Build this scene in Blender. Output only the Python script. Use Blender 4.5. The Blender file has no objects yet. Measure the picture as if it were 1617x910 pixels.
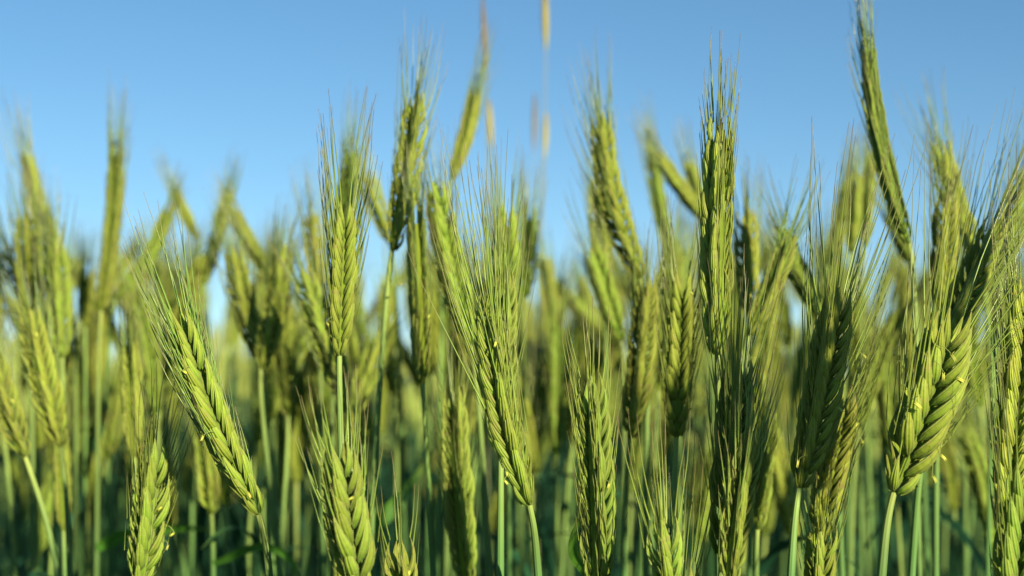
import bpy, math, random
import numpy as np
from mathutils import Vector, Matrix

S = bpy.context.scene
C = S.collection
R = math.radians
rng = np.random.default_rng(11)
random.seed(11)

# ------------------------------------------------------------------ camera
W, H = 1617.0, 910.0
CAM_Z = 1.15
F_PX = 2246.0
PITCH = math.atan(150 / F_PX)           # horizon a little below the middle of the frame
cam_d = bpy.data.cameras.new('camera')
cam = bpy.data.objects.new('camera', cam_d)
C.objects.link(cam)
cam_d.sensor_width = 36.0
cam_d.lens = F_PX / W * 36.0
cam_d.clip_start = 0.02
cam_d.clip_end = 2000.0
cam.location = (0, 0, CAM_Z)
cam.rotation_euler = (math.pi / 2 + PITCH, 0, 0)
cam_d.dof.use_dof = True
cam_d.dof.focus_distance = 0.60
cam_d.dof.aperture_fstop = 6.8
cam_d.dof.aperture_blades = 0
S.camera = cam

# ------------------------------------------------------------------ light
SUN_EL, SUN_AZ = R(21), R(150)          # azimuth clockwise from +Y: behind the camera, to the right
world = bpy.data.worlds.new('World')
S.world = world
world.use_nodes = True
wn, wl = world.node_tree.nodes, world.node_tree.links
wn.clear()
w_out = wn.new('ShaderNodeOutputWorld')
w_bg = wn.new('ShaderNodeBackground')
w_sky = wn.new('ShaderNodeTexSky')
w_sky.sky_type = 'NISHITA'
w_sky.sun_disc = False
w_sky.sun_elevation = SUN_EL
w_sky.sun_rotation = SUN_AZ
w_sky.altitude = 0
w_sky.air_density = 1.0
w_sky.dust_density = 0.0
w_sky.ozone_density = 3.0
w_bg.inputs['Strength'].default_value = 0.068
# clean air: the sky is looked up a little higher, so the horizon stays blue instead of milky
w_tc = wn.new('ShaderNodeTexCoord'); w_map = wn.new('ShaderNodeVectorMath'); w_map.operation = 'ADD'
w_map.inputs[1].default_value = (0, 0, 0.055)
wl.new(w_tc.outputs['Generated'], w_map.inputs[0]); wl.new(w_map.outputs[0], w_sky.inputs['Vector'])
w_hs = wn.new('ShaderNodeHueSaturation'); w_hs.inputs['Saturation'].default_value = 1.14; w_hs.inputs['Hue'].default_value = 0.492
wl.new(w_sky.outputs[0], w_hs.inputs['Color']); wl.new(w_hs.outputs[0], w_bg.inputs[0])
wl.new(w_bg.outputs[0], w_out.inputs[0])

sun_d = bpy.data.lights.new('sun', 'SUN')
sun_d.energy = 5.0
sun_d.angle = R(0.5)
sun_d.color = (1.0, 0.87, 0.60)
sun = bpy.data.objects.new('sun', sun_d)
C.objects.link(sun)
sun.location = (3, -3, 4)
sdir = Vector((math.sin(SUN_AZ) * math.cos(SUN_EL), math.cos(SUN_AZ) * math.cos(SUN_EL), math.sin(SUN_EL)))
sun.rotation_euler = sdir.to_track_quat('Z', 'Y').to_euler()

S.view_settings.view_transform = 'Standard'
S.view_settings.look = 'None'
S.view_settings.exposure = 1.0
S.view_settings.gamma = 1.0
S.cycles.use_denoising = True
S.cycles.max_bounces = 14
S.cycles.transmission_bounces = 8
S.cycles.diffuse_bounces = 8
S.cycles.glossy_bounces = 2

# ------------------------------------------------------------------ pixel -> world
cp, sp = math.cos(PITCH), math.sin(PITCH)
FWD = np.array([0, cp, sp]); UP = np.array([0, -sp, cp]); RT = np.array([1.0, 0, 0])
EYE = np.array([0, 0, CAM_Z])
def at(x, y, d):
    return EYE + d * (FWD + RT * ((x - W / 2) / F_PX) + UP * ((H / 2 - y) / F_PX))
def nrm(v):
    v = np.asarray(v, float)
    return v / np.maximum(np.linalg.norm(v, axis=-1, keepdims=True), 1e-12)

# ------------------------------------------------------------------ mesh collector (all quads)
class MB:
    def __init__(self):
        self.v, self.f, self.c, self.n = [], [], [], 0
    def grid(self, P, col, wrap=True):
        """P (n, m, k, 3): n strips of m rings with k points; col (n, m, k, 3)"""
        n, m, k, _ = P.shape
        idx = np.arange(n * m * k).reshape(n, m, k) + self.n
        if wrap:
            nx = np.roll(idx, -1, axis=2)
            q = np.stack([idx[:, :-1], nx[:, :-1], nx[:, 1:], idx[:, 1:]], -1)
        else:
            q = np.stack([idx[:, :-1, :-1], idx[:, :-1, 1:], idx[:, 1:, 1:], idx[:, 1:, :-1]], -1)
        self.v.append(P.reshape(-1, 3)); self.f.append(q.reshape(-1, 4))
        self.c.append(np.broadcast_to(col, P.shape).reshape(-1, 3)); self.n += n * m * k
    def tubes(self, pts, rad, k, col_u=None, rnd=None):
        """pts (n, m, 3), rad (n, m)"""
        n, m, _ = pts.shape
        t = nrm(np.gradient(pts, axis=1))
        ref = np.where(np.abs(t[..., 1:2]) > 0.9, np.array([1.0, 0, 0]), np.array([0, 1.0, 0]))
        a = nrm(np.cross(t, ref)); b = np.cross(t, a)
        ang = np.arange(k) / k * 2 * math.pi
        P = pts[:, :, None] + rad[:, :, None, None] * (a[:, :, None] * np.cos(ang)[None, None, :, None] + b[:, :, None] * np.sin(ang)[None, None, :, None])
        u = np.linspace(0, 1, m)[None, :, None] if col_u is None else col_u[:, :, None]
        r = np.full(n, 0.5) if rnd is None else rnd
        col = np.zeros((n, m, k, 3))
        col[..., 0] = u; col[..., 1] = r[:, None, None]; col[..., 2] = (ang / (2 * math.pi))[None, None]
        self.grid(P, col)
    def build(self, name, mat, parent=None, origin=(0, 0, 0), smooth=True):
        v = np.concatenate(self.v) - np.asarray(origin); f = np.concatenate(self.f); c = np.concatenate(self.c)
        me = bpy.data.meshes.new(name)
        me.vertices.add(len(v)); me.vertices.foreach_set('co', v.astype(np.float32).ravel())
        me.loops.add(f.size); me.loops.foreach_set('vertex_index', f.astype(np.int32).ravel())
        me.polygons.add(len(f)); me.polygons.foreach_set('loop_start', (np.arange(len(f)) * 4).astype(np.int32))
        at_ = me.attributes.new('grain', 'FLOAT_VECTOR', 'POINT')
        at_.data.foreach_set('vector', c.astype(np.float32).ravel())
        me.update(calc_edges=True)
        if smooth:
            me.polygons.foreach_set('use_smooth', np.ones(len(f), bool))
        me.materials.append(mat)
        o = bpy.data.objects.new(name, me)
        C.objects.link(o)
        if parent: o.parent = parent
        return o

# ------------------------------------------------------------------ materials
def plant_mat(name, stops, rough=0.5, transl=0.25, nerve=0.0, tip=None, hue_var=0.5, spec=0.35, bump=0.25, noise=130.0, margin=False, sheen=0.0):
    """stops: colours from the piece's foot to its tip; 'grain' holds (along, random per piece, around)"""
    m = bpy.data.materials.new(name); m.use_nodes = True
    N, L = m.node_tree.nodes, m.node_tree.links
    N.clear()
    out = N.new('ShaderNodeOutputMaterial'); p = N.new('ShaderNodeBsdfPrincipled'); tr = N.new('ShaderNodeBsdfTranslucent'); mx = N.new('ShaderNodeMixShader')
    a = N.new('ShaderNodeAttribute'); a.attribute_name = 'grain'
    sep = N.new('ShaderNodeSeparateXYZ'); L.new(a.outputs['Vector'], sep.inputs[0])
    ramp = N.new('ShaderNodeValToRGB'); L.new(sep.outputs[0], ramp.inputs[0])
    e = ramp.color_ramp.elements
    while len(e) < len(stops): e.new(0.5)
    for i, (pos, c) in enumerate(stops):
        e[i].position = pos; e[i].color = (*c, 1)
    tc = N.new('ShaderNodeTexCoord'); nz = N.new('ShaderNodeTexNoise')
    nz.inputs['Scale'].default_value = noise; nz.inputs['Detail'].default_value = 3
    L.new(tc.outputs['Object'], nz.inputs['Vector'])
    oi = N.new('ShaderNodeObjectInfo')
    # value = 0.7 + 0.3*rand piece + noise
    def math_(op, x, y, c=None):
        n = N.new('ShaderNodeMath'); n.operation = op
        for i, z in enumerate((x, y) if c is None else (x, y, c)):
            if isinstance(z, (int, float)): n.inputs[i].default_value = z
            else: L.new(z, n.inputs[i])
        return n.outputs[0]
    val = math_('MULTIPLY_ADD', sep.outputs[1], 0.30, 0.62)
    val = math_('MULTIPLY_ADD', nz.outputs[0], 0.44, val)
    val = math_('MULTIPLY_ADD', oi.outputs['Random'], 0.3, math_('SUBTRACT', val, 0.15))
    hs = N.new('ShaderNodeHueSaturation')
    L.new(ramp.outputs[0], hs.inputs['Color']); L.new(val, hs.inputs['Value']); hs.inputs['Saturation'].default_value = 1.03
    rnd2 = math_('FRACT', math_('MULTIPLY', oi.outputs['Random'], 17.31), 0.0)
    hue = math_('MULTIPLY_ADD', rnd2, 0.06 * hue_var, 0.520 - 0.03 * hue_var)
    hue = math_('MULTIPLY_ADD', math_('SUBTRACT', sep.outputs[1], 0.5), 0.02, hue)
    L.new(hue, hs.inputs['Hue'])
    col = hs.outputs[0]
    if nerve:
        st = math_('SINE', math_('MULTIPLY', sep.outputs[2], nerve), 0.0)
        mixn = N.new('ShaderNodeMixRGB'); mixn.blend_type = 'MULTIPLY'
        L.new(math_('MULTIPLY_ADD', st, 0.12, 0.12), mixn.inputs[0]); L.new(col, mixn.inputs[1]); mixn.inputs[2].default_value = (0.55, 0.75, 0.45, 1)
        col = mixn.outputs[0]
        hgt = math_('MULTIPLY_ADD', st, 0.4, nz.outputs[0])
    else:
        hgt = nz.outputs[0]
    if margin:      # thin pale husk edges, a greener keel line down the back, dry flecks
        edge = math_('POWER', math_('ABSOLUTE', math_('COSINE', math_('MULTIPLY', sep.outputs[2], 2 * math.pi), 0.0), 0.0), 7.0)
        me_ = N.new('ShaderNodeMixRGB'); L.new(math_('MULTIPLY', edge, 0.42), me_.inputs[0]); L.new(col, me_.inputs[1]); me_.inputs[2].default_value = (0.55, 0.56, 0.22, 1)
        kd = math_('ABSOLUTE', math_('SUBTRACT', sep.outputs[2], 0.25), 0.0)
        keel = math_('MAXIMUM', math_('SUBTRACT', 1.0, math_('MULTIPLY', kd, 28.0)), 0.0)
        mk_ = N.new('ShaderNodeMixRGB'); L.new(math_('MULTIPLY', keel, 0.45), mk_.inputs[0]); L.new(me_.outputs[0], mk_.inputs[1]); mk_.inputs[2].default_value = (0.17, 0.26, 0.05, 1)
        n2 = N.new('ShaderNodeTexNoise'); n2.inputs['Scale'].default_value = 260; n2.inputs['Detail'].default_value = 2; L.new(tc.outputs['Object'], n2.inputs['Vector'])
        fl = math_('MULTIPLY', math_('MAXIMUM', math_('SUBTRACT', n2.outputs[0], 0.62), 0.0), 5.0)
        mf_ = N.new('ShaderNodeMixRGB'); L.new(math_('MINIMUM', fl, 0.6), mf_.inputs[0]); L.new(mk_.outputs[0], mf_.inputs[1]); mf_.inputs[2].default_value = (0.42, 0.34, 0.13, 1)
        col = mf_.outputs[0]
        hgt = math_('MULTIPLY_ADD', keel, 0.8, hgt)
    bp = N.new('ShaderNodeBump'); bp.inputs['Strength'].default_value = bump; bp.inputs['Distance'].default_value = 0.0006
    L.new(hgt, bp.inputs['Height']); L.new(bp.outputs[0], p.inputs['Normal'])
    L.new(col, p.inputs['Base Color']); L.new(col, tr.inputs['Color'])
    p.inputs['Roughness'].default_value = rough
    p.inputs['Sheen Weight'].default_value = sheen
    p.inputs['Sheen Roughness'].default_value = .5
    p.inputs['Specular IOR Level'].default_value = spec
    mx.inputs[0].default_value = transl
    L.new(p.outputs[0], mx.inputs[1]); L.new(tr.outputs[0], mx.inputs[2]); L.new(mx.outputs[0], out.inputs[0])
    return m

M_EAR = plant_mat('rye_ear', [(0.0, (0.20, 0.29, 0.03)), (0.35, (0.39, 0.455, 0.06)), (0.8, (0.52, 0.545, 0.105)), (1.0, (0.62, 0.58, 0.20))], rough=0.62, transl=0.42, nerve=63.0, spec=0.2, bump=0.7, noise=420.0, margin=True, hue_var=0.7, sheen=.06)
M_AWN = plant_mat('rye_awn', [(0.0, (0.30, 0.38, 0.07)), (0.55, (0.26, 0.32, 0.075)), (0.85, (0.25, 0.23, 0.09)), (1.0, (0.20, 0.13, 0.08))], rough=0.3, transl=0.3, spec=0.6, bump=0)
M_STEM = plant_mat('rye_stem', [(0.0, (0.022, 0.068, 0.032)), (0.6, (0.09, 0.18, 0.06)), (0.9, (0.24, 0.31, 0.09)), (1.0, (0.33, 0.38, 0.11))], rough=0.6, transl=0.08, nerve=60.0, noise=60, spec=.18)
M_LEAF = plant_mat('rye_leaf', [(0.0, (0.018, 0.072, 0.034)), (0.7, (0.026, 0.09, 0.036)), (1.0, (0.07, 0.12, 0.04))], rough=0.6, spec=.15, transl=0.3, nerve=50.0, noise=40)
M_FLAG = plant_mat('flag_leaf', [(0.0, (0.10, 0.20, 0.03)), (0.7, (0.13, 0.24, 0.035)), (1.0, (0.3, 0.3, 0.09))], rough=0.45, transl=0.4, nerve=50.0, noise=40)
M_ANTHER = plant_mat('anther', [(0.0, (0.32, 0.36, 0.10)), (0.4, (0.48, 0.47, 0.08)), (1.0, (0.56, 0.52, 0.11))], rough=0.6, transl=0.15, bump=0)
M_GRASSHEAD = plant_mat('grass_seed_head', [(0.0, (0.38, 0.31, 0.08)), (0.7, (0.34, 0.26, 0.075)), (1.0, (0.26, 0.19, 0.08))], hue_var=0, rough=0.7, transl=0.15)
M_DRYSTEM = plant_mat('grass_stem', [(0.0, (0.18, 0.22, 0.10)), (1.0, (0.26, 0.25, 0.13))], rough=0.6, transl=0.1)

def soil_mat():
    m = bpy.data.materials.new('soil'); m.use_nodes = True
    N, L = m.node_tree.nodes, m.node_tree.links
    p = N['Principled BSDF']; p.inputs['Roughness'].default_value = 0.95
    nz = N.new('ShaderNodeTexNoise'); nz.inputs['Scale'].default_value = 6; nz.inputs['Detail'].default_value = 8
    tc = N.new('ShaderNodeTexCoord'); L.new(tc.outputs['Object'], nz.inputs['Vector'])
    r = N.new('ShaderNodeValToRGB'); r.color_ramp.elements[0].position = .35; r.color_ramp.elements[1].position = .68
    r.color_ramp.elements[0].color = (0.035, 0.035, 0.015, 1); r.color_ramp.elements[1].color = (0.06, 0.085, 0.025, 1)
    L.new(nz.outputs[0], r.inputs[0]); L.new(r.outputs[0], p.inputs['Base Color'])
    b = N.new('ShaderNodeBump'); b.inputs['Strength'].default_value = .6; b.inputs['Distance'].default_value = .03
    L.new(nz.outputs[0], b.inputs['Height']); L.new(b.outputs[0], p.inputs['Normal'])
    return m

# ------------------------------------------------------------------ ground
def make_ground():
    n = 81
    g = np.linspace(-1, 1, n); s = np.sign(g) * np.abs(g) ** 2.2 * 600
    X, Y = np.meshgrid(s, s)
    Z = 0.02 * np.sin(X * 3.1 + 1) * np.sin(Y * 2.3) * np.exp(-(X**2 + Y**2) / 400)
    P = np.stack([X, Y, Z], -1)[None]
    mb = MB(); mb.grid(P, np.zeros(3), wrap=False)
    o = mb.build('ground', soil_mat()); o['kind'] = 'structure'
make_ground()

# ------------------------------------------------------------------ rye geometry
def lemma_template(M, K):
    """a boat-shaped husk of length 1: x along, y across, z outward. returns P (M,K,3), u (M,K), v (M,K)"""
    u = np.linspace(0, 1, M)
    w = np.sin(math.pi * np.clip(u, 0, 1) ** 0.64) ** 0.95 * (1 - 0.15 * u)
    w = np.maximum(w, 0.03)
    a = np.arange(K) / K * 2 * math.pi
    y = np.cos(a)[None] * w[:, None]
    sn = np.sin(a)[None]
    z = np.where(sn > 0, np.abs(sn) ** 1.5 * 0.56, sn * 0.7) * w[:, None]
    bow = 0.10 * np.sin(math.pi * u) - 0.05 * u ** 2
    return u, y, z, bow, a

def axis_frame(path, view, roll):
    T = nrm(np.gradient(path, axis=0))
    N0 = nrm(view - (T * view).sum(-1, keepdims=True) * T)
    B0 = np.cross(T, N0)
    c, s = math.cos(roll), math.sin(roll)
    N = N0 * c + B0 * s
    return T, N, np.cross(T, N)

def sample(path, t):
    m = len(path); x = np.clip(t, 0, 1) * (m - 1)
    i = np.minimum(x.astype(int), m - 2); f = (x - i)[:, None]
    return path[i] * (1 - f) + path[i + 1] * f

def ear_mesh(path, view, roll, period, fat=1.0, res=2, splay=1.0, awn=0.045, awn_r=1.0, awn_up=0.25, seed=0, awn_frac=1.0, compact=0.0, lf=1.08, core=1.15):
    period, lf = period * .84, lf * 1.17
    """path: dense polyline foot -> top of the rachis. returns (ear MB, beard MB, florets positions)"""
    g = np.random.default_rng(seed)
    length = np.linalg.norm(np.diff(path, axis=0), axis=1).sum()
    L0 = 3.05 * lf * period
    usable = max(length - 0.55 * L0, 0.4 * length)
    nn = max(int(usable / (period / 2)), 5)
    tt = np.linspace(0, usable / length, nn)
    Tn, Nn, Bn = axis_frame(path, view, roll)
    P = sample(path, tt); T = nrm(sample(Tn, tt)); Nv = nrm(sample(Nn, tt)); Bv = nrm(sample(Bn, tt))
    side = np.where(np.arange(nn) % 2 == 0, 1.0, -1.0)
    # two florets per node
    P = np.repeat(P, 2, 0); T = np.repeat(T, 2, 0); Nv = np.repeat(Nv, 2, 0); Bv = np.repeat(Bv, 2, 0)
    side = np.repeat(side, 2); pair = np.tile([1.0, -1.0], nn); q = np.repeat(np.linspace(0, 1, nn), 2)
    n = len(P)
    taper = np.interp(q, [0, .08, .25, .75, 1], [0.62, .85, 1, .95, 0.72])
    L = L0 * taper * g.uniform(.93, 1.07, n)
    hw = 0.435 * period * fat * taper * g.uniform(.92, 1.08, n)
    lat = np.tan(R(19.5)) * fat * splay * np.interp(q, [0, .2, .8, 1], [1.0, 1.0, .95, .6]) * g.uniform(.82, 1.18, n)
    outw = np.tan(R(12)) * splay * g.uniform(.75, 1.25, n)
    lat = lat * (1 - compact); 
    X = nrm(T + (Nv * (side * outw)[:, None] + Bv * (pair * lat)[:, None]) + g.normal(0, .035, (n, 3)))
    O = Nv * (side * 0.95)[:, None] + Bv * (pair * 0.34)[:, None]
    O = nrm(O - (O * X).sum(-1, keepdims=True) * X)
    Yv = np.cross(O, X)
    base = P + Nv * (side * 0.10 * L0 * .6)[:, None] + Bv * (pair * 0.032 * L0)[:, None]
    M, K = {3: (9, 10), 2: (7, 8), 1: (5, 6), 0: (4, 4)}[res]
    u, y, z, bow, a = lemma_template(M, K)
    loc = (base[:, None, None] + X[:, None, None] * (L[:, None] * u[None])[:, :, None, None]
           + Yv[:, None, None] * (hw[:, None, None] * y[None])[..., None]
           + O[:, None, None] * (hw[:, None, None] * z[None] + (L[:, None] * bow[None])[:, :, None])[..., None])
    # tip curves back towards the axis
    loc += (T[:, None] - X[:, None])[:, :, None] * (0.28 * L[:, None] * (u[None] ** 3))[:, :, None, None]
    rnd = g.random(n)
    col = np.zeros(loc.shape); col[..., 0] = u[None, :, None]; col[..., 1] = rnd[:, None, None]; col[..., 2] = (a / (2 * math.pi))[None, None]
    okf = g.random(n) < .97          # a few husks have been lost
    mb = MB(); mb.grid(loc[okf], col[okf])
    if res >= 2:    # narrow glumes at the foot of each spikelet
        Xg = nrm(T + Nv * (side * .10)[:, None] + Bv * (pair * lat * 1.45)[:, None])
        Og = nrm(Nv * side[:, None] - (Nv * side[:, None] * Xg).sum(-1, keepdims=True) * Xg); Yg = np.cross(Og, Xg)
        Lg, hg = L * .62, hw * .30
        bg = base + Bv * (pair * .05 * L0)[:, None] + O * (0.02 * L0)
        lg = (bg[:, None, None] + Xg[:, None, None] * (Lg[:, None] * u[None])[:, :, None, None]
              + Yg[:, None, None] * (hg[:, None, None] * y[None])[..., None] + Og[:, None, None] * (hg[:, None, None] * z[None])[..., None])
        cg = np.array(col); cg[..., 0] = 0.45 + 0.5 * u[None, :, None]
        mb.grid(lg, cg)
    # rachis + bracts at the foot
    k = 12
    rp = sample(path, np.linspace(0, usable / length, k))[None]
    mb.tubes(rp, np.interp(np.linspace(0, 1, k), [0, .12, .8, 1], [.24, .46, .42, .22])[None] * period * core * min(fat, 1), 8, col_u=np.full((1, k), .2))
    # beard
    tip = base + X * (L * .97)[:, None] + (T - X) * (0.26 * L)[:, None] + O * (-.05 * L)[:, None]
    keep = g.random(n) < awn_frac
    ms = {3: 8, 2: 7, 1: 4, 0: 3}[res]
    s = np.linspace(0, 1, ms)
    al = awn * np.interp(q, [0, .15, .6, 1], [.55, 1.0, 1.1, .9]) * g.uniform(.7, 1.15, n)
    D0 = nrm(X * .8 + T * .35)
    up = np.array([0, 0, 1.0])
    D1 = nrm(T + (Nv * (side * .08)[:, None] + Bv * (pair * .11)[:, None]) * splay + g.normal(0, .075, (n, 3)) + up * awn_up)
    pts = tip[:, None] + al[:, None, None] * (D0[:, None] * (s - .5 * s**2)[None, :, None] + D1[:, None] * (.5 * s**2 + .12 * s)[None, :, None])
    pts += (g.normal(0, .010, (n, 1, 3)) * al[:, None, None]) * np.sin(s * math.pi * 1.3)[None, :, None]
    rad = (.00036 * awn_r) * (1 - .78 * s)[None] * np.ones((n, 1))
    pts += np.cumsum(g.normal(0, .006, pts.shape), 1) * al[:, None, None] * s[None, :, None]
    bb = MB(); bb.tubes(pts[keep], rad[keep], 3 if res < 3 else 4, rnd=rnd[keep])
    if res >= 2:    # shorter, finer bristles on the outer husks
        h2 = np.where(g.random(n) < .6)[0]
        b2 = base + X * (L * .7)[:, None] + Bv * (pair * .10 * L0)[:, None]
        D2 = nrm(T + (Nv * (side * .10)[:, None] + Bv * (pair * .20)[:, None]) * splay + g.normal(0, .06, (n, 3)) + up * awn_up)
        p2 = b2[:, None] + (al * .55)[:, None, None] * D2[:, None] * s[None, :, None]
        bb.tubes(p2[h2], rad[h2] * .7, 3, rnd=rnd[h2])
    return mb, bb, (tip, X, O, base, L)

def catmull(pts, n):
    pts = [np.asarray(p, float) for p in pts]
    out = []
    for i in range(1, len(pts) - 2):
        p0, p1, p2, p3 = pts[i - 1:i + 3]
        d0 = max(np.linalg.norm(p1 - p0), 1e-6) ** .5; d1 = max(np.linalg.norm(p2 - p1), 1e-6) ** .5; d2 = max(np.linalg.norm(p3 - p2), 1e-6) ** .5
        m1 = (p2 - p1) + d1 * ((p1 - p0) / d0 - (p2 - p0) / (d0 + d1)) 
        m2 = (p2 - p1) + d1 * ((p3 - p2) / d2 - (p3 - p1) / (d1 + d2))
        t = np.linspace(0, 1, n, endpoint=False)[:, None]
        out.append((2*t**3 - 3*t**2 + 1) * p1 + (t**3 - 2*t**2 + t) * m1 + (-2*t**3 + 3*t**2) * p2 + (t**3 - t**2) * m2)
    out.append(pts[-2][None])
    return np.concatenate(out)

def stem_mb(path, r_top, k=8):
    """path ground -> ear; one swollen node on the way"""
    m = len(path); u = np.linspace(0, 1, m)
    rad = r_top * np.interp(u, [0, .5, .9, 1], [1.7, 1.5, 1.05, .95])
    for c in (.28, .60):
        rad = rad * (1 + .35 * np.exp(-((u - c) / .008) ** 2))
    mb = MB(); mb.tubes(path[None], rad[None], k)
    return mb

def leaf_mb(p, dirh, length, width, droop, seed=0, m=12, z_axis=np.array([0, 0, 1.0])):
    g = np.random.default_rng(seed)
    s = np.linspace(0, 1, m)
    dirh = nrm(np.asarray([dirh[0], dirh[1], 0.0]))
    side = np.cross(dirh, z_axis)
    el = R(70) - droop * s ** 1.2
    step = length / (m - 1)
    P = p + np.concatenate([np.zeros((1, 3)), np.cumsum((dirh[None] * np.cos(el)[:, None] + z_axis[None] * np.sin(el)[:, None])[:-1] * step, 0)])
    w = width * np.interp(s, [0, .1, .45, 1], [.6, .9, 1, .03])
    nrmv = -dirh[None] * np.sin(el)[:, None] + z_axis[None] * np.cos(el)[:, None]
    tw = g.uniform(-.9, .9) * s
    sd = side[None] * np.cos(tw)[:, None] + nrmv * np.sin(tw)[:, None]
    off = np.array([-1, -.5, 0, .5, 1.0])
    G = P[:, None] + sd[:, None] * (w[:, None] * off[None])[..., None] + nrmv[:, None] * (w[:, None] * (np.abs(off) * .35)[None])[..., None]
    col = np.zeros((1, m, 5, 3)); col[..., 0] = s[None, :, None]; col[..., 1] = g.random(); col[..., 2] = (off * .5 + .5)[None, None]
    mb = MB(); mb.grid(G[None], col, wrap=False)
    return mb

def anther_mb(p, g, scale=1.0):
    mb = MB()
    fl = g.uniform(.0025, .0055) * scale
    d = nrm(g.normal(0, 1, 3) * np.array([1, .5, .35]) + np.array([0, -.4, -.15]))
    m = 6; s = np.linspace(0, 1, m)[:, None]
    fpts = p + fl * (d * s + np.array([0, 0, -.6]) * s ** 2)
    mb.tubes(fpts[None], np.full((1, m), .00015), 4, col_u=np.zeros((1, m)))
    e = fpts[-1]; ad = nrm(np.array([g.normal(0, .8), g.normal(0, .5), -.9])); al = g.uniform(.0030, .0042) * scale
    sdv = nrm(np.cross(ad, [0.2, 1, 0.1]))
    ss = np.linspace(0, 1, 7)
    for sg in (-1, 1):      # two pollen sacs
        pts = e + ad * (ss * al)[:, None] + sdv * sg * .00024 * scale * (1 + .9 * (2 * ss - 1) ** 4)[:, None]
        mb.tubes(pts[None], (.00042 * scale * np.sin(math.pi * np.clip(ss, .03, .97)) ** .8)[None], 6, col_u=np.linspace(.45, 1, 7)[None], rnd=np.array([g.random()]))
    return mb

# ------------------------------------------------------------------ bookkeeping
def thing(name, label, cat, loc, group=None):
    o = bpy.data.objects.new(name, None); C.objects.link(o)
    o.empty_display_size = .05
    o.location = loc; o['label'] = label; o['category'] = cat
    if group: o['group'] = group
    return o

SHOW = 'rye stalks in the front of the field'
count_seed = [100]
def rye(label, base, tip, d, s910, bow=0.0, roll=15, period=.0068, fat=1.0, awn=.045, awn_up=.25, res=2, anthers=0, tipd=0.0,
        splay=1.0, compact=0.0, leaf=None, r=.00135, group=SHOW, lf=1.08, core=1.15, ascale=.82, pxleaf=None):
    count_seed[0] += 1
    sd = count_seed[0]; g = np.random.default_rng(sd)
    B = at(*base, d); Tp = at(*tip, d + tipd)
    mid = (np.array(base) + np.array(tip)) / 2
    dv = np.array(tip, float) - np.array(base); nv = np.array([-dv[1], dv[0]]) / max(np.linalg.norm(dv), 1e-6)
    Mid = at(*(mid + nv * bow), d + tipd * .5)
    ctrl = 2 * Mid - (B + Tp) / 2
    t = np.linspace(0, 1, 40)[:, None]
    path = (1 - t)**2 * B + 2 * t * (1 - t) * ctrl + t**2 * Tp
    view = nrm(EYE - Mid)
    ear, beard, fl = ear_mesh(path, view, R(roll), period, fat, res, splay, awn, 1.0 if res >= 2 else 1.2, awn_up, sd, compact=compact, lf=lf, core=core)
    # stem
    yq = max(910, base[1] + 110)
    Q = at(s910, yq, d + g.uniform(-.01, .01))
    hd = (Q - B); slope = hd[:2] / max(abs(hd[2]), 1e-4)
    slope = np.clip(slope, -.35, .35)
    G0 = np.array([Q[0] + slope[0] * .22, Q[1] + slope[1] * .22 + g.normal(0, .02), 0.0])
    Q2 = np.array([Q[0] + slope[0] * .13, Q[1], Q[2] * .55])
    sp_ = catmull([G0 - [0, 0, .2], G0, Q2, Q, B, path[14]], 14)
    root = thing('rye_stalk', label, 'rye stalk', G0, group)
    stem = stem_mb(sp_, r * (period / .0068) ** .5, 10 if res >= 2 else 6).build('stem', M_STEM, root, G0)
    e = ear.build('ear', M_EAR, root, G0)
    beard.build('beard', M_AWN, e, G0)
    tips, X, O, bs, L = fl
    if anthers:
        front = np.where((O * view).sum(-1) > -.2)[0]
        for i in g.choice(front, min(int(anthers * .5 + .5), len(front)), replace=False):
            anther_mb(bs[i] + X[i] * L[i] * .52 + O[i] * L[i] * .17, g, ascale).build('anther', M_ANTHER, e, G0)
    if leaf:
        for (zf, az, ln) in leaf:
            i = int(zf * (len(sp_) - 1))
            leaf_mb(sp_[i], (math.cos(az), math.sin(az)), ln, .0055, g.uniform(1.3, 2.2), sd).build('leaf', M_LEAF, root, G0)
    if pxleaf:
        pw, pts_ = pxleaf
        P = [at(*q) for q in pts_]
        P = catmull([2 * P[0] - P[1]] + P + [2 * P[-1] - P[-2]], 8)
        sl = np.linspace(0, 1, len(P)); w = pw * np.interp(sl, [0, .1, .5, 1], [.6, .9, 1, .04])
        Tl = nrm(np.gradient(P, axis=0)); up_ = nrm(np.cross(Tl, np.array([.15, 1.0, .45]))); nn_ = np.cross(Tl, up_)
        off = np.array([-1, -.5, 0, .5, 1.0])
        G = P[:, None] + up_[:, None] * (w[:, None] * off[None])[..., None] + nn_[:, None] * (w[:, None] * np.abs(off)[None] * .4)[..., None]
        col = np.zeros((1,) + G.shape); col[..., 0] = sl[None, :, None]; col[..., 1] = .9; col[..., 2] = (off * .5 + .5)[None, None]
        mb = MB(); mb.grid(G[None], col, wrap=False); mb.build('leaf', M_FLAG, root, G0)
    return root

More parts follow.
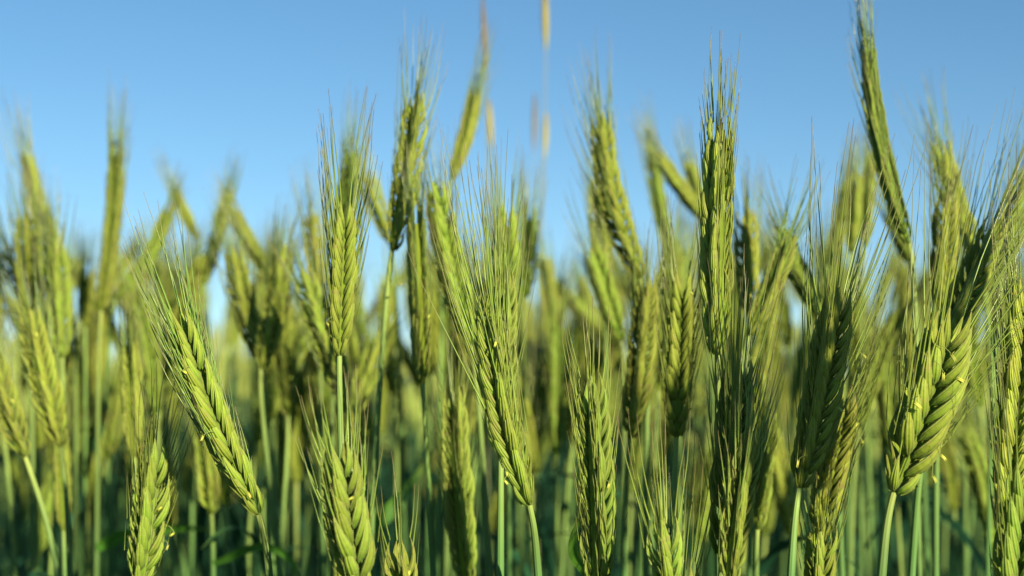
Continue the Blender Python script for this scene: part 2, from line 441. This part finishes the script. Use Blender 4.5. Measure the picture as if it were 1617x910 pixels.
# ------------------------------------------------------------------ the stalks one can tell apart, front to back
# --- sharp ears
rye('sharp braided rye ear leaning left with awns streaming up-left, on a bare grey-green stem', (408, 812), (281, 492), .600, 426, bow=-8, roll=14, period=.0066, fat=.9, core=.5, awn=.046, anthers=5, res=3, awn_up=.42, splay=.9)
rye('slender rye ear with half its braid in blue shadow, alone on a long pale stem', (536, 562), (546, 325), .63, 543, roll=4, period=.0058, awn=.046, res=3, anthers=2, fat=.9)
rye('sharp rye ear at the bottom edge with wide open husks and reddish awn tips', (568, 945), (533, 705), .555, 580, roll=22, period=.0072, core=.5, awn=.030, res=3, anthers=4, fat=1.05)
rye('short rye ear barely rising above the bottom edge under a thin spray of awns', (636, 975), (630, 862), .575, 640, roll=60, period=.0062, awn=.027, res=3, anthers=3)
rye('pale ear standing straight behind the big leaning middle ear, on a fuzzy stem', (791, 724), (792, 425), .635, 790, roll=70, period=.0066, awn=.046, res=3, anthers=3, fat=.9)
rye('large bright rye ear in the middle leaning left, long dark awns along its left edge', (836, 797), (772, 470), .60, 850, bow=-12, roll=-28, period=.0064, awn=.066, res=3, anthers=6, awn_up=.3, splay=.66, lf=1.2)
rye('knobbly upright rye ear running off the bottom edge, ragged awns on its left', (945, 945), (931, 600), .600, 950, bow=3, roll=58, period=.0074, awn=.032, res=3, anthers=3, fat=.85, splay=.9)
rye('young rye ear at the bottom edge with a tall reddish-tipped tuft of awns', (1058, 950), (1048, 822), .565, 1062, roll=40, period=.0060, awn=.040, res=3, awn_up=.5, fat=.95, anthers=1)
rye('rye ear hidden below the bottom edge showing only a green fan of awns', (1072, 1030), (1083, 900), .585, 1070, roll=65, period=.0060, awn=.052, res=2, awn_up=.3)
rye('tall thick rye ear standing bolt upright against the sky, topped by straight dark awns', (1133, 560), (1139, 190), .615, 1136, bow=-4, roll=-48, period=.0066, awn=.036, res=3, anthers=2, fat=.95, splay=.5, lf=1.3, core=1.5, awn_up=.5)
rye('blue-green rye ear in deep shade right below the bolt upright ear', (1140, 890), (1166, 570), .585, 1137, bow=4, roll=42, period=.0068, awn=.042, res=3)
rye('sunlit rye ear pressed against the blue-green shaded ear, lower right of it', (1152, 925), (1188, 690), .570, 1148, bow=-4, roll=62, period=.0058, awn=.030, res=3, fat=.85, anthers=2, splay=.85)
rye('dark shaded rye ear leaning right beneath a broad fan of fine awns', (1262, 770), (1326, 455), .600, 1249, bow=5, roll=36, period=.0066, awn=.066, res=3, anthers=6, awn_up=.35, splay=1.0)
rye('yellow-flecked rye ear tucked behind and right of the dark fanned ear', (1293, 850), (1337, 620), .655, 1284, roll=20, period=.0066, awn=.040, res=2, ascale=1.0, anthers=8)
rye('half-shaded rye ear at the bottom edge just below the yellow-flecked ear', (1292, 960), (1299, 835), .63, 1290, roll=30, period=.0064, awn=.034, res=2)
rye('plump sharp rye ear with wide open pale husks and dangling yellow anthers', (1411, 778), (1506, 500), .585, 1392, bow=5, roll=20, period=.0086, lf=1.04, core=.5, fat=1.04, awn=.074, res=3, ascale=1.05, anthers=12, awn_up=.02, splay=1.25)
rye('dark rye ear behind the plump ear, its long glinting awns sweeping up right', (1482, 560), (1578, 345), .665, 1440, roll=50, period=.0064, awn=.062, res=2, awn_up=-.02, splay=.9)
rye('big braided rye ear at the right edge with tight chevron rows', (1588, 828), (1620, 440), .600, 1583, bow=4, roll=6, period=.0072, core=.5, awn=.050, res=3, anthers=3, splay=1.0)
rye('coarse rye ear in the bottom right corner, only its upper half showing', (1596, 1010), (1618, 745), .560, 1590, roll=16, period=.0078, core=.5, awn=.040, res=3)
# --- slightly soft
rye('lone tall rye ear reaching highest at upper right, slim and leaning left', (1436, 385), (1371, 66), .720, 1452, bow=-12, roll=-48, period=.0054, awn=.036, res=2, splay=.38, lf=1.25, fat=.82, awn_up=.25, r=.0012)
rye('tall dark green rye ear left of centre tilting right with wind-split awns', (619, 396), (656, 152), .730, 583, bow=5, roll=60, period=.0064, awn=.040, res=2, awn_up=.2, splay=.85)
rye('narrow yellow-green rye ear just right of the tall dark one, on a jointed stem', (668, 606), (655, 320), .715, 684, roll=-75, period=.0060, awn=.034, res=2, splay=.6, anthers=3)
rye('bright soft rye ear leaning left just left of the big middle ear', (744, 545), (688, 285), .76, 772, bow=-5, roll=30, period=.0066, awn=.036, res=2)
rye('small high rye ear in the sky tilting right beside the brown grass head', (712, 282), (751, 140), .92, 690, bow=4, roll=60, period=.0056, awn=.040, res=2, splay=.45, lf=1.2)
rye('pale soft rye ear peeping out above the big middle ear', (803, 520), (800, 325), .79, 805, roll=10, period=.0064, awn=.036, res=2)
rye('short blurred rye ear right of the pale one above the big middle ear', (829, 470), (838, 322), .96, 824, roll=70, period=.0060, awn=.030, res=1)
rye('dull brownish rye ear standing low behind the fuzzy stem, left side dark', (738, 925), (717, 615), .715, 742, bow=-4, roll=65, period=.0070, awn=.034, res=2, splay=.9)
rye('curved rye ear right of centre nodding left, beaded rows clear against the sky', (1012, 440), (950, 183), .775, 1020, bow=-14, roll=50, period=.0068, awn=.040, res=2, splay=.85)
rye('upright blurred rye ear left of the beaded nodding ear', (955, 470), (942, 280), .90, 960, roll=70, period=.0062, awn=.034, res=2)
rye('blurred bright rye ear leaning left, in front of the upright blurred one', (980, 540), (934, 385), .86, 985, roll=20, period=.0062, awn=.032, res=2)
rye('slim shaded rye ear with crooked rows standing below the beaded nodding ear', (994, 692), (1021, 440), .735, 986, pxleaf=(.0030, [(985, 960, .735), (925, 900, .66), (905, 860, .64), (928, 775, .62)]), bow=4, roll=50, period=.0062, awn=.034, res=2)
rye('soft chevron-patterned rye ear left of the bolt upright ear, on a dark stem', (1068, 690), (1079, 435), .675, 1064, roll=3, period=.0062, awn=.040, res=2)
rye('thin blurred rye ear with a feathery tip right of the beaded nodding ear', (1062, 420), (1028, 230), 1.05, 1075, bow=-3, roll=60, period=.0062, awn=.036, res=1, splay=.55)
rye('blurred rye ear slanting steeply left towards the thin feathery ear', (1118, 352), (1038, 240), 1.0, 1180, bow=-3, roll=40, period=.0060, awn=.030, res=1, splay=.55)
rye('stubby blurred rye ear close against the left side of the bolt upright ear', (1118, 372), (1087, 253), 1.05, 1130, roll=60, period=.0060, awn=.030, res=1, splay=.66)
rye('bright rye ear leaning right with yellow flecks, right of the bolt upright ear', (1182, 530), (1246, 372), .715, 1150, bow=4, roll=62, period=.0060, awn=.038, res=2, anthers=6, splay=.6)
rye('soft rye ear leaning left, crossing the tip of the bright flecked ear', (1304, 510), (1234, 365), .775, 1330, bow=-4, roll=50, period=.0060, awn=.034, res=2, splay=.66)
rye('dusky rye ear directly behind the right side of the bolt upright ear', (1182, 500), (1178, 330), .82, 1184, roll=60, period=.0062, awn=.034, res=2)
rye('blurred straight rye ear left of the lone tall one, shorter of a close pair', (1343, 400), (1353, 272), .95, 1340, roll=65, period=.0060, awn=.030, res=1, splay=.6)
rye('blurred straight rye ear left of the lone tall one, taller of a close pair', (1364, 390), (1376, 243), 1.02, 1360, roll=65, period=.0060, awn=.030, res=1, splay=.6)
rye('pale blurred rye ear bending right, left of the close pair', (1308, 420), (1336, 285), 1.1, 1300, bow=4, roll=50, period=.0060, awn=.034, res=1, splay=.66)
rye('blurred rye ear leaning against the stem of the lone tall one', (1440, 420), (1398, 325), .95, 1465, roll=50, period=.0060, awn=.026, res=1, splay=.6)
rye('dark soft rye ear at right nodding left with pale windswept awns', (1546, 410), (1484, 222), .83, 1580, bow=-8, roll=60, period=.0066, awn=.040, res=2, awn_up=.1)
rye('upright soft rye ear left of the dark windswept one', (1484, 490), (1496, 310), .735, 1478, roll=40, period=.0060, awn=.036, res=2, splay=.85)
rye('dark soft rye ear cut by the right edge of the view, high up', (1582, 430), (1622, 270), .85, 1560, roll=50, period=.0064, awn=.036, res=2)
rye('small soft rye ear hanging low just right of the sunlit pressed ear', (1196, 836), (1214, 645), .715, 1194, roll=58, period=.0058, awn=.030, res=2, splay=.66)
# --- left, soft
rye('tall soft rye ear at far left nodding left with dark forked awns', (104, 420), (43, 238), 1.0, 120, bow=-10, roll=60, period=.0066, awn=.040, res=1, splay=.66)
rye('straight dark-edged rye ear standing tall by itself at left', (160, 490), (183, 226), .94, 152, pxleaf=(.0060, [(152, 862, .94), (200, 842, .96), (290, 832, 1.0), (350, 838, 1.04)]), bow=6, roll=70, period=.0062, awn=.042, res=2, splay=.6)
rye('strongly bent rye ear bowing right in a smooth arc, at left', (184, 470), (267, 322), 1.0, 172, bow=12, roll=65, period=.0060, awn=.026, res=1, splay=.45, lf=1.2)
rye('broad dim rye ear at the left edge, top level with its neighbour', (48, 490), (40, 330), .95, 52, roll=45, period=.0064, awn=.036, res=1)
rye('upright rye ear in the left clump beneath the forked awns', (82, 530), (74, 350), .94, 88, roll=65, period=.0062, awn=.036, res=1)
rye('yellow rye ear low in the left clump, nearest of three', (98, 565), (90, 385), .90, 104, roll=35, period=.0062, awn=.030, res=1)
rye('stubby rye ear at the very left edge leaning outwards', (42, 480), (8, 385), 1.0, 60, roll=60, period=.0060, awn=.030, res=1)
rye('pale lit rye ear at lower left leaning left, stem falling straight', (96, 706), (48, 490), .775, 110, bow=-3, roll=45, period=.0066, awn=.034, res=2, anthers=2)
rye('pale rye ear half out of view at the left edge on a slanting stem', (40, 722), (-14, 560), .765, 92, bow=-3, roll=55, period=.0066, awn=.034, res=2, anthers=2)
rye('thin pale rye ear low at left under the pale leaning one', (101, 838), (97, 690), .86, 103, roll=75, period=.0056, awn=.022, res=2, splay=.6)
rye('slim yellow rye ear hanging straight between pale stems at left', (212, 722), (205, 540), .79, 214, roll=70, period=.0060, awn=.030, res=2, splay=.66)
rye('rye ear with clear braid at lower left, yellow anthers on its right side', (218, 925), (243, 705), .635, 212, bow=5, roll=28, period=.0070, awn=.034, res=2, anthers=6)
rye('tiny pale rye ear between the left clump and the straight dark-edged ear', (135, 517), (138, 420), 1.02, 134, roll=70, period=.0056, awn=.026, res=1)
rye('dim rye ear low behind the sharp left-leaning ear, on a pale stem', (334, 812), (323, 685), .86, 337, pxleaf=(.0028, [(337, 890, .86), (420, 862, .84), (462, 888, .83), (480, 960, .82)]), roll=50, period=.0060, awn=.028, res=1)
rye('small yellow rye ear behind the stem foot of the sharp left-leaning ear', (356, 800), (352, 715), .95, 358, roll=60, period=.0060, awn=.024, res=1)
rye('far thin rye ear leaning left, right of the bowing arc', (313, 380), (272, 296), 1.2, 340, roll=60, period=.0060, awn=.034, res=1, splay=.55)
rye('blurred rye ear leaning right, first stroke of an open V against the sky', (322, 450), (363, 298), 1.1, 300, roll=60, period=.0060, awn=.030, res=1, splay=.6)
rye('blurred rye ear leaning left to meet the V tip from the right', (430, 440), (364, 322), 1.05, 460, bow=-4, roll=50, period=.0062, awn=.028, res=1, splay=.66)
rye('fresh rye ear leaning right, right half of a forked pair left of centre', (412, 582), (450, 388), .85, 440, bow=3, roll=35, period=.0064, awn=.036, res=2, splay=.9)
rye('rye ear leaning left, shaded half of a forked pair left of centre', (412, 572), (368, 392), .88, 424, bow=-3, roll=40, period=.0064, awn=.034, res=2)
rye('hazy rye ear standing just above the sharp left-leaning ear', (305, 505), (311, 415), 1.1, 303, roll=50, period=.0060, awn=.026, res=1)
rye('pale hazy rye ear left of the sharp left-leaning ear', (254, 565), (266, 420), 1.15, 250, roll=45, period=.0064, awn=.028, res=1)
rye('blurred rye ear behind the left awns of the slender half-shaded ear', (503, 470), (491, 335), .95, 510, roll=60, period=.0062, awn=.034, res=1)
rye('rye ear directly above the slender half-shaded ear, nodding over its tip', (530, 430), (554, 238), .83, 524, bow=4, roll=60, period=.0060, awn=.036, res=2, splay=.66)
rye('dark rye ear slanting left behind the long pale stem of the slender ear', (560, 655), (478, 425), .80, 590, bow=-4, roll=45, period=.0068, awn=.030, res=2)
rye('blurred rye ear leaning left against the tall dark green ear', (616, 385), (573, 270), 1.0, 640, roll=50, period=.0062, awn=.028, res=1)
rye('faint rye ear right behind the wide open bottom ear', (556, 800), (556, 655), .76, 556, roll=50, period=.0060, awn=.030, res=2)
rye('lit rye ear leaning right, low between the slender ear and jointed stem', (548, 668), (608, 525), .90, 520, pxleaf=(.0048, [(535, 850, .90), (585, 835, .91), (640, 775, .92), (700, 690, .95)]), roll=40, period=.0062, awn=.026, res=1)
rye('small lit rye ear leaning right behind the dull brownish ear', (727, 705), (756, 590), .92, 715, roll=50, period=.0060, awn=.024, res=1)
rye('short blurred rye ear in the sky gap right of the big middle ear', (874, 515), (858, 398), 1.1, 880, roll=60, period=.0060, awn=.024, res=1)
rye('small dark rye ear in the sky gap right of the big middle ear', (880, 530), (886, 438), 1.2, 878, roll=60, period=.0060, awn=.024, res=1)

# ------------------------------------------------------------------ tall brown grasses above the rye
M_DUSKHEAD = plant_mat('dusky_seed_head', [(0.0, (0.24, 0.17, 0.07)), (1.0, (0.15, 0.10, 0.06))], hue_var=0, rough=0.7, transl=0.1)
def grass(label, top, foot, d, stem_x, r=.0042, mat=None):
    T_, B_ = at(*top, d), at(*foot, d)
    Q = at(stem_x, 700, d)
    G0 = np.array([Q[0] + .02, Q[1], 0])
    root = thing('grass_stalk', label, 'grass', G0, 'brown grass stalks above the rye')
    sp_ = catmull([G0 - [0, 0, .2], G0, (G0 + Q) / 2, Q, B_, T_], 12)
    mb = MB(); mb.tubes(sp_[None], np.linspace(.0009, .00045, len(sp_))[None], 6); mb.build('stem', M_DRYSTEM, root, G0)
    g = np.random.default_rng(int(top[0]))
    # dense spike of small bristly spikelets
    n = 150; t = np.sort(g.random(n)); ax = nrm(T_ - B_); L = np.linalg.norm(T_ - B_)
    a = nrm(np.cross(ax, [0.1, 1, 0])); b = np.cross(ax, a)
    ph = np.arange(n) * 2.399; out = a * np.cos(ph)[:, None] + b * np.sin(ph)[:, None]
    env = np.sin(math.pi * np.clip(t, .03, .97)) ** .4
    P = B_ + ax * (t * L)[:, None]
    X = nrm(out * .55 + ax * .8); O = nrm(out - (out * X).sum(-1, keepdims=True) * X); Y = np.cross(O, X)
    u, y, z, bow, an = lemma_template(5, 6)
    ln = (r * 1.75 * env)[:, None]
    loc = P[:, None, None] + X[:, None, None] * (ln * u)[:, :, None, None] + (Y[:, None, None] * y[None, ..., None] + O[:, None, None] * z[None, ..., None]) * (ln * .26)[:, :, None, None]
    col = np.zeros(loc.shape); col[..., 0] = t[:, None, None]; col[..., 1] = g.random(n)[:, None, None]
    mb = MB(); mb.grid(loc, col)
    rp = (B_ + (T_ - B_) * np.linspace(0, 1, 8)[:, None])[None]
    mb.tubes(rp, (r * .85 * np.sin(math.pi * np.linspace(.08, .92, 8)))[None], 6)
    mb.build('seed_head', mat or M_GRASSHEAD, root, G0)
grass('brown grass stalk with a purple-tinged head leaning over the small high rye ear', (762, -5), (768, 128), 1.15, 770, r=.0026, mat=M_DUSKHEAD)
grass('tan grass stalk with a short head hanging below the purple-tinged one', (772, 158), (776, 236), 1.25, 780, r=.0030)
grass('golden grass stalk whose head touches the top edge of the view', (860, -22), (862, 80), 1.20, 848, r=.0034)
grass('dusky thin grass stalk, left one of two heads hanging level under the golden head', (845, 148), (843, 240), 1.38, 842, r=.0025, mat=M_DUSKHEAD)
grass('orange-brown grass stalk, right one of two heads hanging level under the golden head', (862, 178), (860, 250), 1.28, 846, r=.0030)

# ------------------------------------------------------------------ background stalks: prototypes, then copies of every part
def proto(i, lean, curve, roll, leafy):
    g = np.random.default_rng(500 + i)
    HT = 1.12
    B = np.array([0.03 * lean * 4, 0, HT])
    ang0 = lean; L = g.uniform(.085, .105)
    t = np.linspace(0, 1, 30)
    a = ang0 + curve * t
    path = B + np.concatenate([np.zeros((1, 3)), np.cumsum(np.stack([np.sin(a), np.zeros(30), np.cos(a)], -1)[:-1] * (L / 29), 0)])
    ear, beard, _ = ear_mesh(path, np.array([0, -1.0, 0]), R(roll), g.uniform(.0058, .0068), 1.0, 1, g.uniform(.75, 1.0), g.uniform(.028, .042), 1.25, .15, 500 + i, awn_frac=.8)
    sp_ = catmull([np.array([0, 0, -.2]), np.zeros(3), np.array([.01, .01, .5]), np.array([0.02 * lean * 4, 0, .95]), B, path[10]], 7)
    root = thing('rye_stalk', '', 'rye stalk', (0, 0, 0))
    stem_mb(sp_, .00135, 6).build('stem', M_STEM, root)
    e = ear.build('ear', M_EAR, root); beard.build('beard', M_AWN, e)
    for k in range(leafy):
        j = [15, 12][k]
        leaf_mb(sp_[j], (math.cos(i * 1.7 + k * 2.5), math.sin(i * 1.7 + k * 2.5)), g.uniform(.14, .20), .0042, g.uniform(1.2, 2.4), i * 5 + k).build('leaf', M_LEAF, root)
    root['_top'] = float(path[-1][2])
    return root

specs = [(.03, .05, 20, 0), (-.08, -.1, 60, 1), (.12, .15, 70, 0), (.3, .45, 60, 1), (-.25, -.3, 40, 0), (0, -.12, 80, 2),
         (.05, .25, 5, 0), (-.05, -.5, 65, 1), (.18, 0, 30, 1), (-.16, .1, 50, 0), (.45, .35, 60, 0), (.0, .0, 45, 1)]
protos = [proto(i, *s) for i, s in enumerate(specs)]
tops = [p['_top'] for p in protos]
for p in protos: del p['_top']

def copy_tree(o, parent=None):
    c = o.copy(); C.objects.link(c)
    if parent: c.parent = parent
    for ch in o.children: copy_tree(ch, c)
    return c

ENV_X = [-60, 0, 100, 200, 250, 300, 450, 480, 540, 600, 700, 800, 850, 880, 920, 960, 1050, 1200, 1300, 1400, 1450, 1617, 1680]
ENV_Y = [360, 360, 370, 410, 420, 385, 375, 400, 400, 380, 390, 390, 450, 480, 450, 385, 375, 390, 375, 420, 410, 350, 350]
marks = [(100, 'behind the left clump'), (215, 'behind the bowing arc ear'), (345, 'above the sharp left-leaning ear'), (470, 'behind the forked pair'), (600, 'behind the slender half-shaded ear'),
         (730, 'behind the jointed stem'), (850, 'behind the big middle ear'), (960, 'behind the knobbly upright ear'), (1080, 'behind the soft chevron-patterned ear'),
         (1210, 'behind the bolt upright ear'), (1340, 'behind the dark fanned ear'), (1460, 'behind the plump open ear'), (9999, 'behind the right edge ear')]
NBG = 228
used = [False] * len(protos)
order = sorted([(float(rng.uniform(1.0, 1.0)), i) for i in range(NBG)])
k_i = 0
for n_ in range(NBG):
    # even spread over depth; nearer ones are fewer because the view is narrower there
    d = .93 + 1.05 * ((n_ + .5) / NBG) ** 1.15
    x = (n_ * 0.6180339887 % 1) * 1740 - 60 + rng.normal(0, 22)
    ey = float(np.interp(x, ENV_X, ENV_Y))
    y = ey + (600 - ey) * (rng.random() ** 1.9) * .95
    if n_ % 6 == 2: y = rng.uniform(590, 720)
    i = int(rng.integers(len(protos)))
    src = protos[i]
    if used[i]: o = copy_tree(src)
    else: o = src; used[i] = True
    p = at(x, y, d)
    sc = p[2] / tops[i]
    o.location = (p[0], p[1], 0)
    flip = rng.random() < .5
    rz = rng.normal(0, .5) + (math.pi if flip else 0)
    tx, ty = rng.normal(0, .03), rng.normal(0, .055)
    o.rotation_euler = (tx, ty, rz)
    o.scale = (1, 1, sc)
    off = o.rotation_euler.to_matrix() @ Vector((0, 0, p[2]))
    o.location = (p[0] - off.x, p[1] - off.y, 0)
    zx = math.cos(rz) * specs[i][0] + specs[i][1] * .6 * math.cos(rz)
    lean = 'nodding right' if zx > .28 else 'leaning right' if zx > .07 else 'nodding left' if zx < -.28 else 'leaning left' if zx < -.07 else 'standing upright'
    rowname = 'first' if d < 1.45 else 'second' if d < 1.85 else 'third'
    mk = next(m for lim, m in marks if x < lim)
    hgt = 'tall' if y < ey + 45 else 'short' if y > 585 else 'low' if y > 530 else 'middling'
    o['label'] = f'{hgt} blurred rye stalk {lean}, {rowname} soft row {mk}'
    o['group'] = 'blurred rye stalks behind the sharp ears'

# ------------------------------------------------------------------ the rest of the field: beyond, beside and behind the camera
def field_mass():
    g = np.random.default_rng(77)
    def wedge(n, d0, d1, margin):
        d = np.sqrt(g.uniform(d0 * d0, d1 * d1, n)); x = g.uniform(-1, 1, n) * d * margin
        return np.stack([x, d], -1)
    near = wedge(2000, 2.0, 5.5, .48)
    mid = wedge(1200, 5.5, 13, .50)
    far = wedge(1500, 13, 45, .52)
    # beside and behind
    g2 = np.random.default_rng(78)
    r = np.sqrt(g2.uniform(.45**2, 2.9**2, 2300)); th = g2.uniform(0, 2 * math.pi, 2300)
    ring = np.stack([r * np.sin(th), r * np.cos(th)], -1)
    half = np.abs(ring[:, 0]) < np.maximum(ring[:, 1], 0) * .385 + .10
    infront = (ring[:, 1] > -.15) & half
    ring = ring[~infront]
    # the low sun reaches these ears: nothing taller stands in its way close by
    sv = np.array([math.sin(SUN_AZ), math.cos(SUN_AZ)])
    for (px, py, dd) in ((345, 650, .6), (805, 640, .6), (1440, 680, .585), (1465, 600, .585), (1490, 540, .585), (1600, 640, .6), (550, 820, .555), (540, 400, .63), (940, 740, .6), (1136, 300, .615), (235, 800, .635), (1600, 860, .56)):
        rel = ring - at(px, py, dd)[:2]
        along = rel @ sv; across = np.abs(rel @ np.array([-sv[1], sv[0]]))
        ring = ring[~((along > 0) & (along < .75) & (across < .035))]
    # unseen stalks added on the sun line to shade some of the sharp ears
    sh = []
    for (px, py, dd) in ((1290, 610, .6), (1310, 540, .6), (1150, 760, .585), (1158, 660, .585), (1164, 600, .585), (1520, 470, .66), (1550, 400, .66)):
        p = at(px, py, dd); sdist = .40
        sh.append((p[0] + sdist * math.sin(SUN_AZ), p[1] + sdist * math.cos(SUN_AZ), p[2] + sdist * math.tan(SUN_EL) + .045))
    sh = np.array(sh)
    XY = np.concatenate([near, mid, far, ring, sh[:, :2]])
    D = np.linalg.norm(XY, axis=1); n = len(XY)
    near_m = (D < 5.5)
    h = g.normal(1.215, .042, n); h[:len(near)] = g.normal(1.195, .06, len(near))
    h[len(near):len(near) + len(mid) + len(far)] = g.normal(1.17, .035, len(mid) + len(far))
    h[-len(sh):] = sh[:, 2]
    L = g.uniform(.085, .11, n)
    az = g.uniform(0, 2 * math.pi, n); lean = np.abs(g.normal(.1, .16, n)); curve = g.normal(.12, .18, n)
    lean[-len(sh):] *= .3; curve[-len(sh):] *= .3
    dirh = np.stack([np.cos(az), np.sin(az), np.zeros(n)], -1); up = np.array([0, 0, 1.0])
    base = np.concatenate([XY, np.zeros((n, 1))], 1)
    B = base + up * (h - L)[:, None] + dirh * (.06 * lean)[:, None]
    mb = MB()
    # stems
    s = np.linspace(0, 1, 4)
    sp_ = base[:, None] * (1 - s)[None, :, None] + B[:, None] * s[None, :, None]
    sp_ += dirh[:, None] * (-.02 * np.sin(s * math.pi))[None, :, None]
    rad = np.interp(s, [0, 1], [.0018, .0011])[None] * np.where(D > 13, 1.8, 1)[:, None]
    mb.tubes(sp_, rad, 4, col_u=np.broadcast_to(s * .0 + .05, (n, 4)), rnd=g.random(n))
    ms = MB(); ms.v, ms.f, ms.c, ms.n = mb.v, mb.f, mb.c, mb.n
    # ears: rings with husk tips standing off alternately
    M, K = 15, 6
    t = np.linspace(0, 1, M); ang = lean[:, None] + curve[:, None] * t[None]
    step = (dirh[:, None] * np.sin(ang)[..., None] + up * np.cos(ang)[..., None]) * (L / (M - 1))[:, None, None]
    ax = B[:, None] + np.concatenate([np.zeros((n, 1, 3)), np.cumsum(step, 1)[:, :-1]], 1)
    ear = MB()
    T = nrm(step); a_ = nrm(np.cross(T, np.array([.3, 1, .1]))); b_ = np.cross(T, a_)
    an = np.arange(K) / K * 2 * math.pi
    saw = np.where(np.arange(M) % 2 == 0, 1.25, .8)
    rr = .0062 * np.interp(t, [0, .08, .3, .8, 1], [.25, .8, 1, .85, .2]) * saw
    rr2 = rr[:, None] * (1 + .18 * np.where(np.arange(K) % 2 == 0, 1, -1))[None]
    P = ax[:, :, None] + rr2[None, ..., None] * (a_[:, :, None] * np.cos(an)[None, None, :, None] * 1.15 + b_[:, :, None] * np.sin(an)[None, None, :, None] * .9)
    col = np.zeros((n, M, K, 3)); col[..., 0] = np.where(np.arange(M) % 2 == 0, .8, .3)[None, :, None]; col[..., 1] = g.random(n)[:, None, None]
    ear.grid(P, col)
    # awns
    na = 12
    ti = np.linspace(2, M - 1, na).astype(int)
    tip = ax[:, ti]; ph = np.arange(na) * 2.4
    out = a_[:, ti] * np.cos(ph)[None, :, None] + b_[:, ti] * np.sin(ph)[None, :, None]
    D1 = nrm(T[:, ti] + out * .22 + g.normal(0, .05, (n, na, 3)))
    la = g.uniform(.022, .045, (n, na, 1))
    s3 = np.linspace(0, 1, 3)
    ap = (tip + out * .005)[:, :, None] + (D1 * la)[:, :, None] * s3[None, None, :, None]
    aw = MB(); aw.tubes(ap.reshape(-1, 3, 3), np.broadcast_to(np.array([.00035, .00022, .0001]), (n * na, 3)), 3, col_u=np.broadcast_to(np.array([.2, .6, 1.0]), (n * na, 3)))
    # leaves on about half
    root = bpy.data.objects.new('rye_field', None); C.objects.link(root)
    root['label'] = 'dense green rye crop stretching away to the horizon'; root['category'] = 'rye crop'; root['kind'] = 'stuff'
    lf = MB(); clear = (np.abs(XY[:, 0]) > XY[:, 1] * .385 + .36) | (XY[:, 1] > 1.9) | (XY[:, 1] < -.4)
    sel = np.where((g.random(n) < .7) & clear)[0]; m = 6; sl = np.linspace(0, 1, m)
    azl = g.uniform(0, 2 * math.pi, len(sel)); dh = np.stack([np.cos(azl), np.sin(azl), 0 * azl], -1); sd = np.stack([-np.sin(azl), np.cos(azl), 0 * azl], -1)
    p0 = base[sel] + up * g.uniform(.55, .95, len(sel))[:, None]; dr = g.uniform(1.2, 2.4, len(sel)); ll = g.uniform(.15, .25, len(sel))
    el = R(70) - dr[:, None] * sl[None] ** 1.2
    st = (dh[:, None] * np.cos(el)[..., None] + up * np.sin(el)[..., None]) * (ll / (m - 1))[:, None, None]
    lp = p0[:, None] + np.concatenate([np.zeros((len(sel), 1, 3)), np.cumsum(st, 1)[:, :-1]], 1)
    lw = .0058 * np.interp(sl, [0, .4, 1], [.7, 1, .05])
    G = np.stack([lp - sd[:, None] * lw[None, :, None], lp + sd[:, None] * lw[None, :, None]], 2)
    cl = np.zeros(G.shape); cl[..., 0] = sl[None, :, None]; cl[..., 1] = g.random(len(sel))[:, None, None]
    lf.grid(G, cl, wrap=False)
    # leafy lower storey of the crop
    nu = 26000
    du = np.sqrt(g.uniform(2.6, 49.0, nu)); xu = g.uniform(-1, 1, nu) * (du * .46 + .1)
    p0 = np.stack([xu, du, g.uniform(.35, .95, nu) - np.where(du < 2.2, .10, 0)], -1); azl = g.uniform(0, 2 * math.pi, nu)
    dh = np.stack([np.cos(azl), np.sin(azl), 0 * azl], -1); sd = np.stack([-np.sin(azl), np.cos(azl), 0 * azl], -1)
    el = R(78) - g.uniform(.5, 2.2, nu)[:, None] * sl[None] ** 1.3; ll = g.uniform(.14, .24, nu)
    st = (dh[:, None] * np.cos(el)[..., None] + up * np.sin(el)[..., None]) * (ll / (m - 1))[:, None, None]
    lp = p0[:, None] + np.concatenate([np.zeros((nu, 1, 3)), np.cumsum(st, 1)[:, :-1]], 1)
    G = np.stack([lp - sd[:, None] * lw[None, :, None], lp + sd[:, None] * lw[None, :, None]], 2)
    cl = np.zeros(G.shape); cl[..., 0] = sl[None, :, None]; cl[..., 1] = g.random(nu)[:, None, None]
    lf.grid(G, cl, wrap=False)
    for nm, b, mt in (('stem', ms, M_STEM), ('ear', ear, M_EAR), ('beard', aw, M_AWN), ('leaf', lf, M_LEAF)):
        b.build(nm, mt, root)['kind'] = 'stuff'
field_mass()
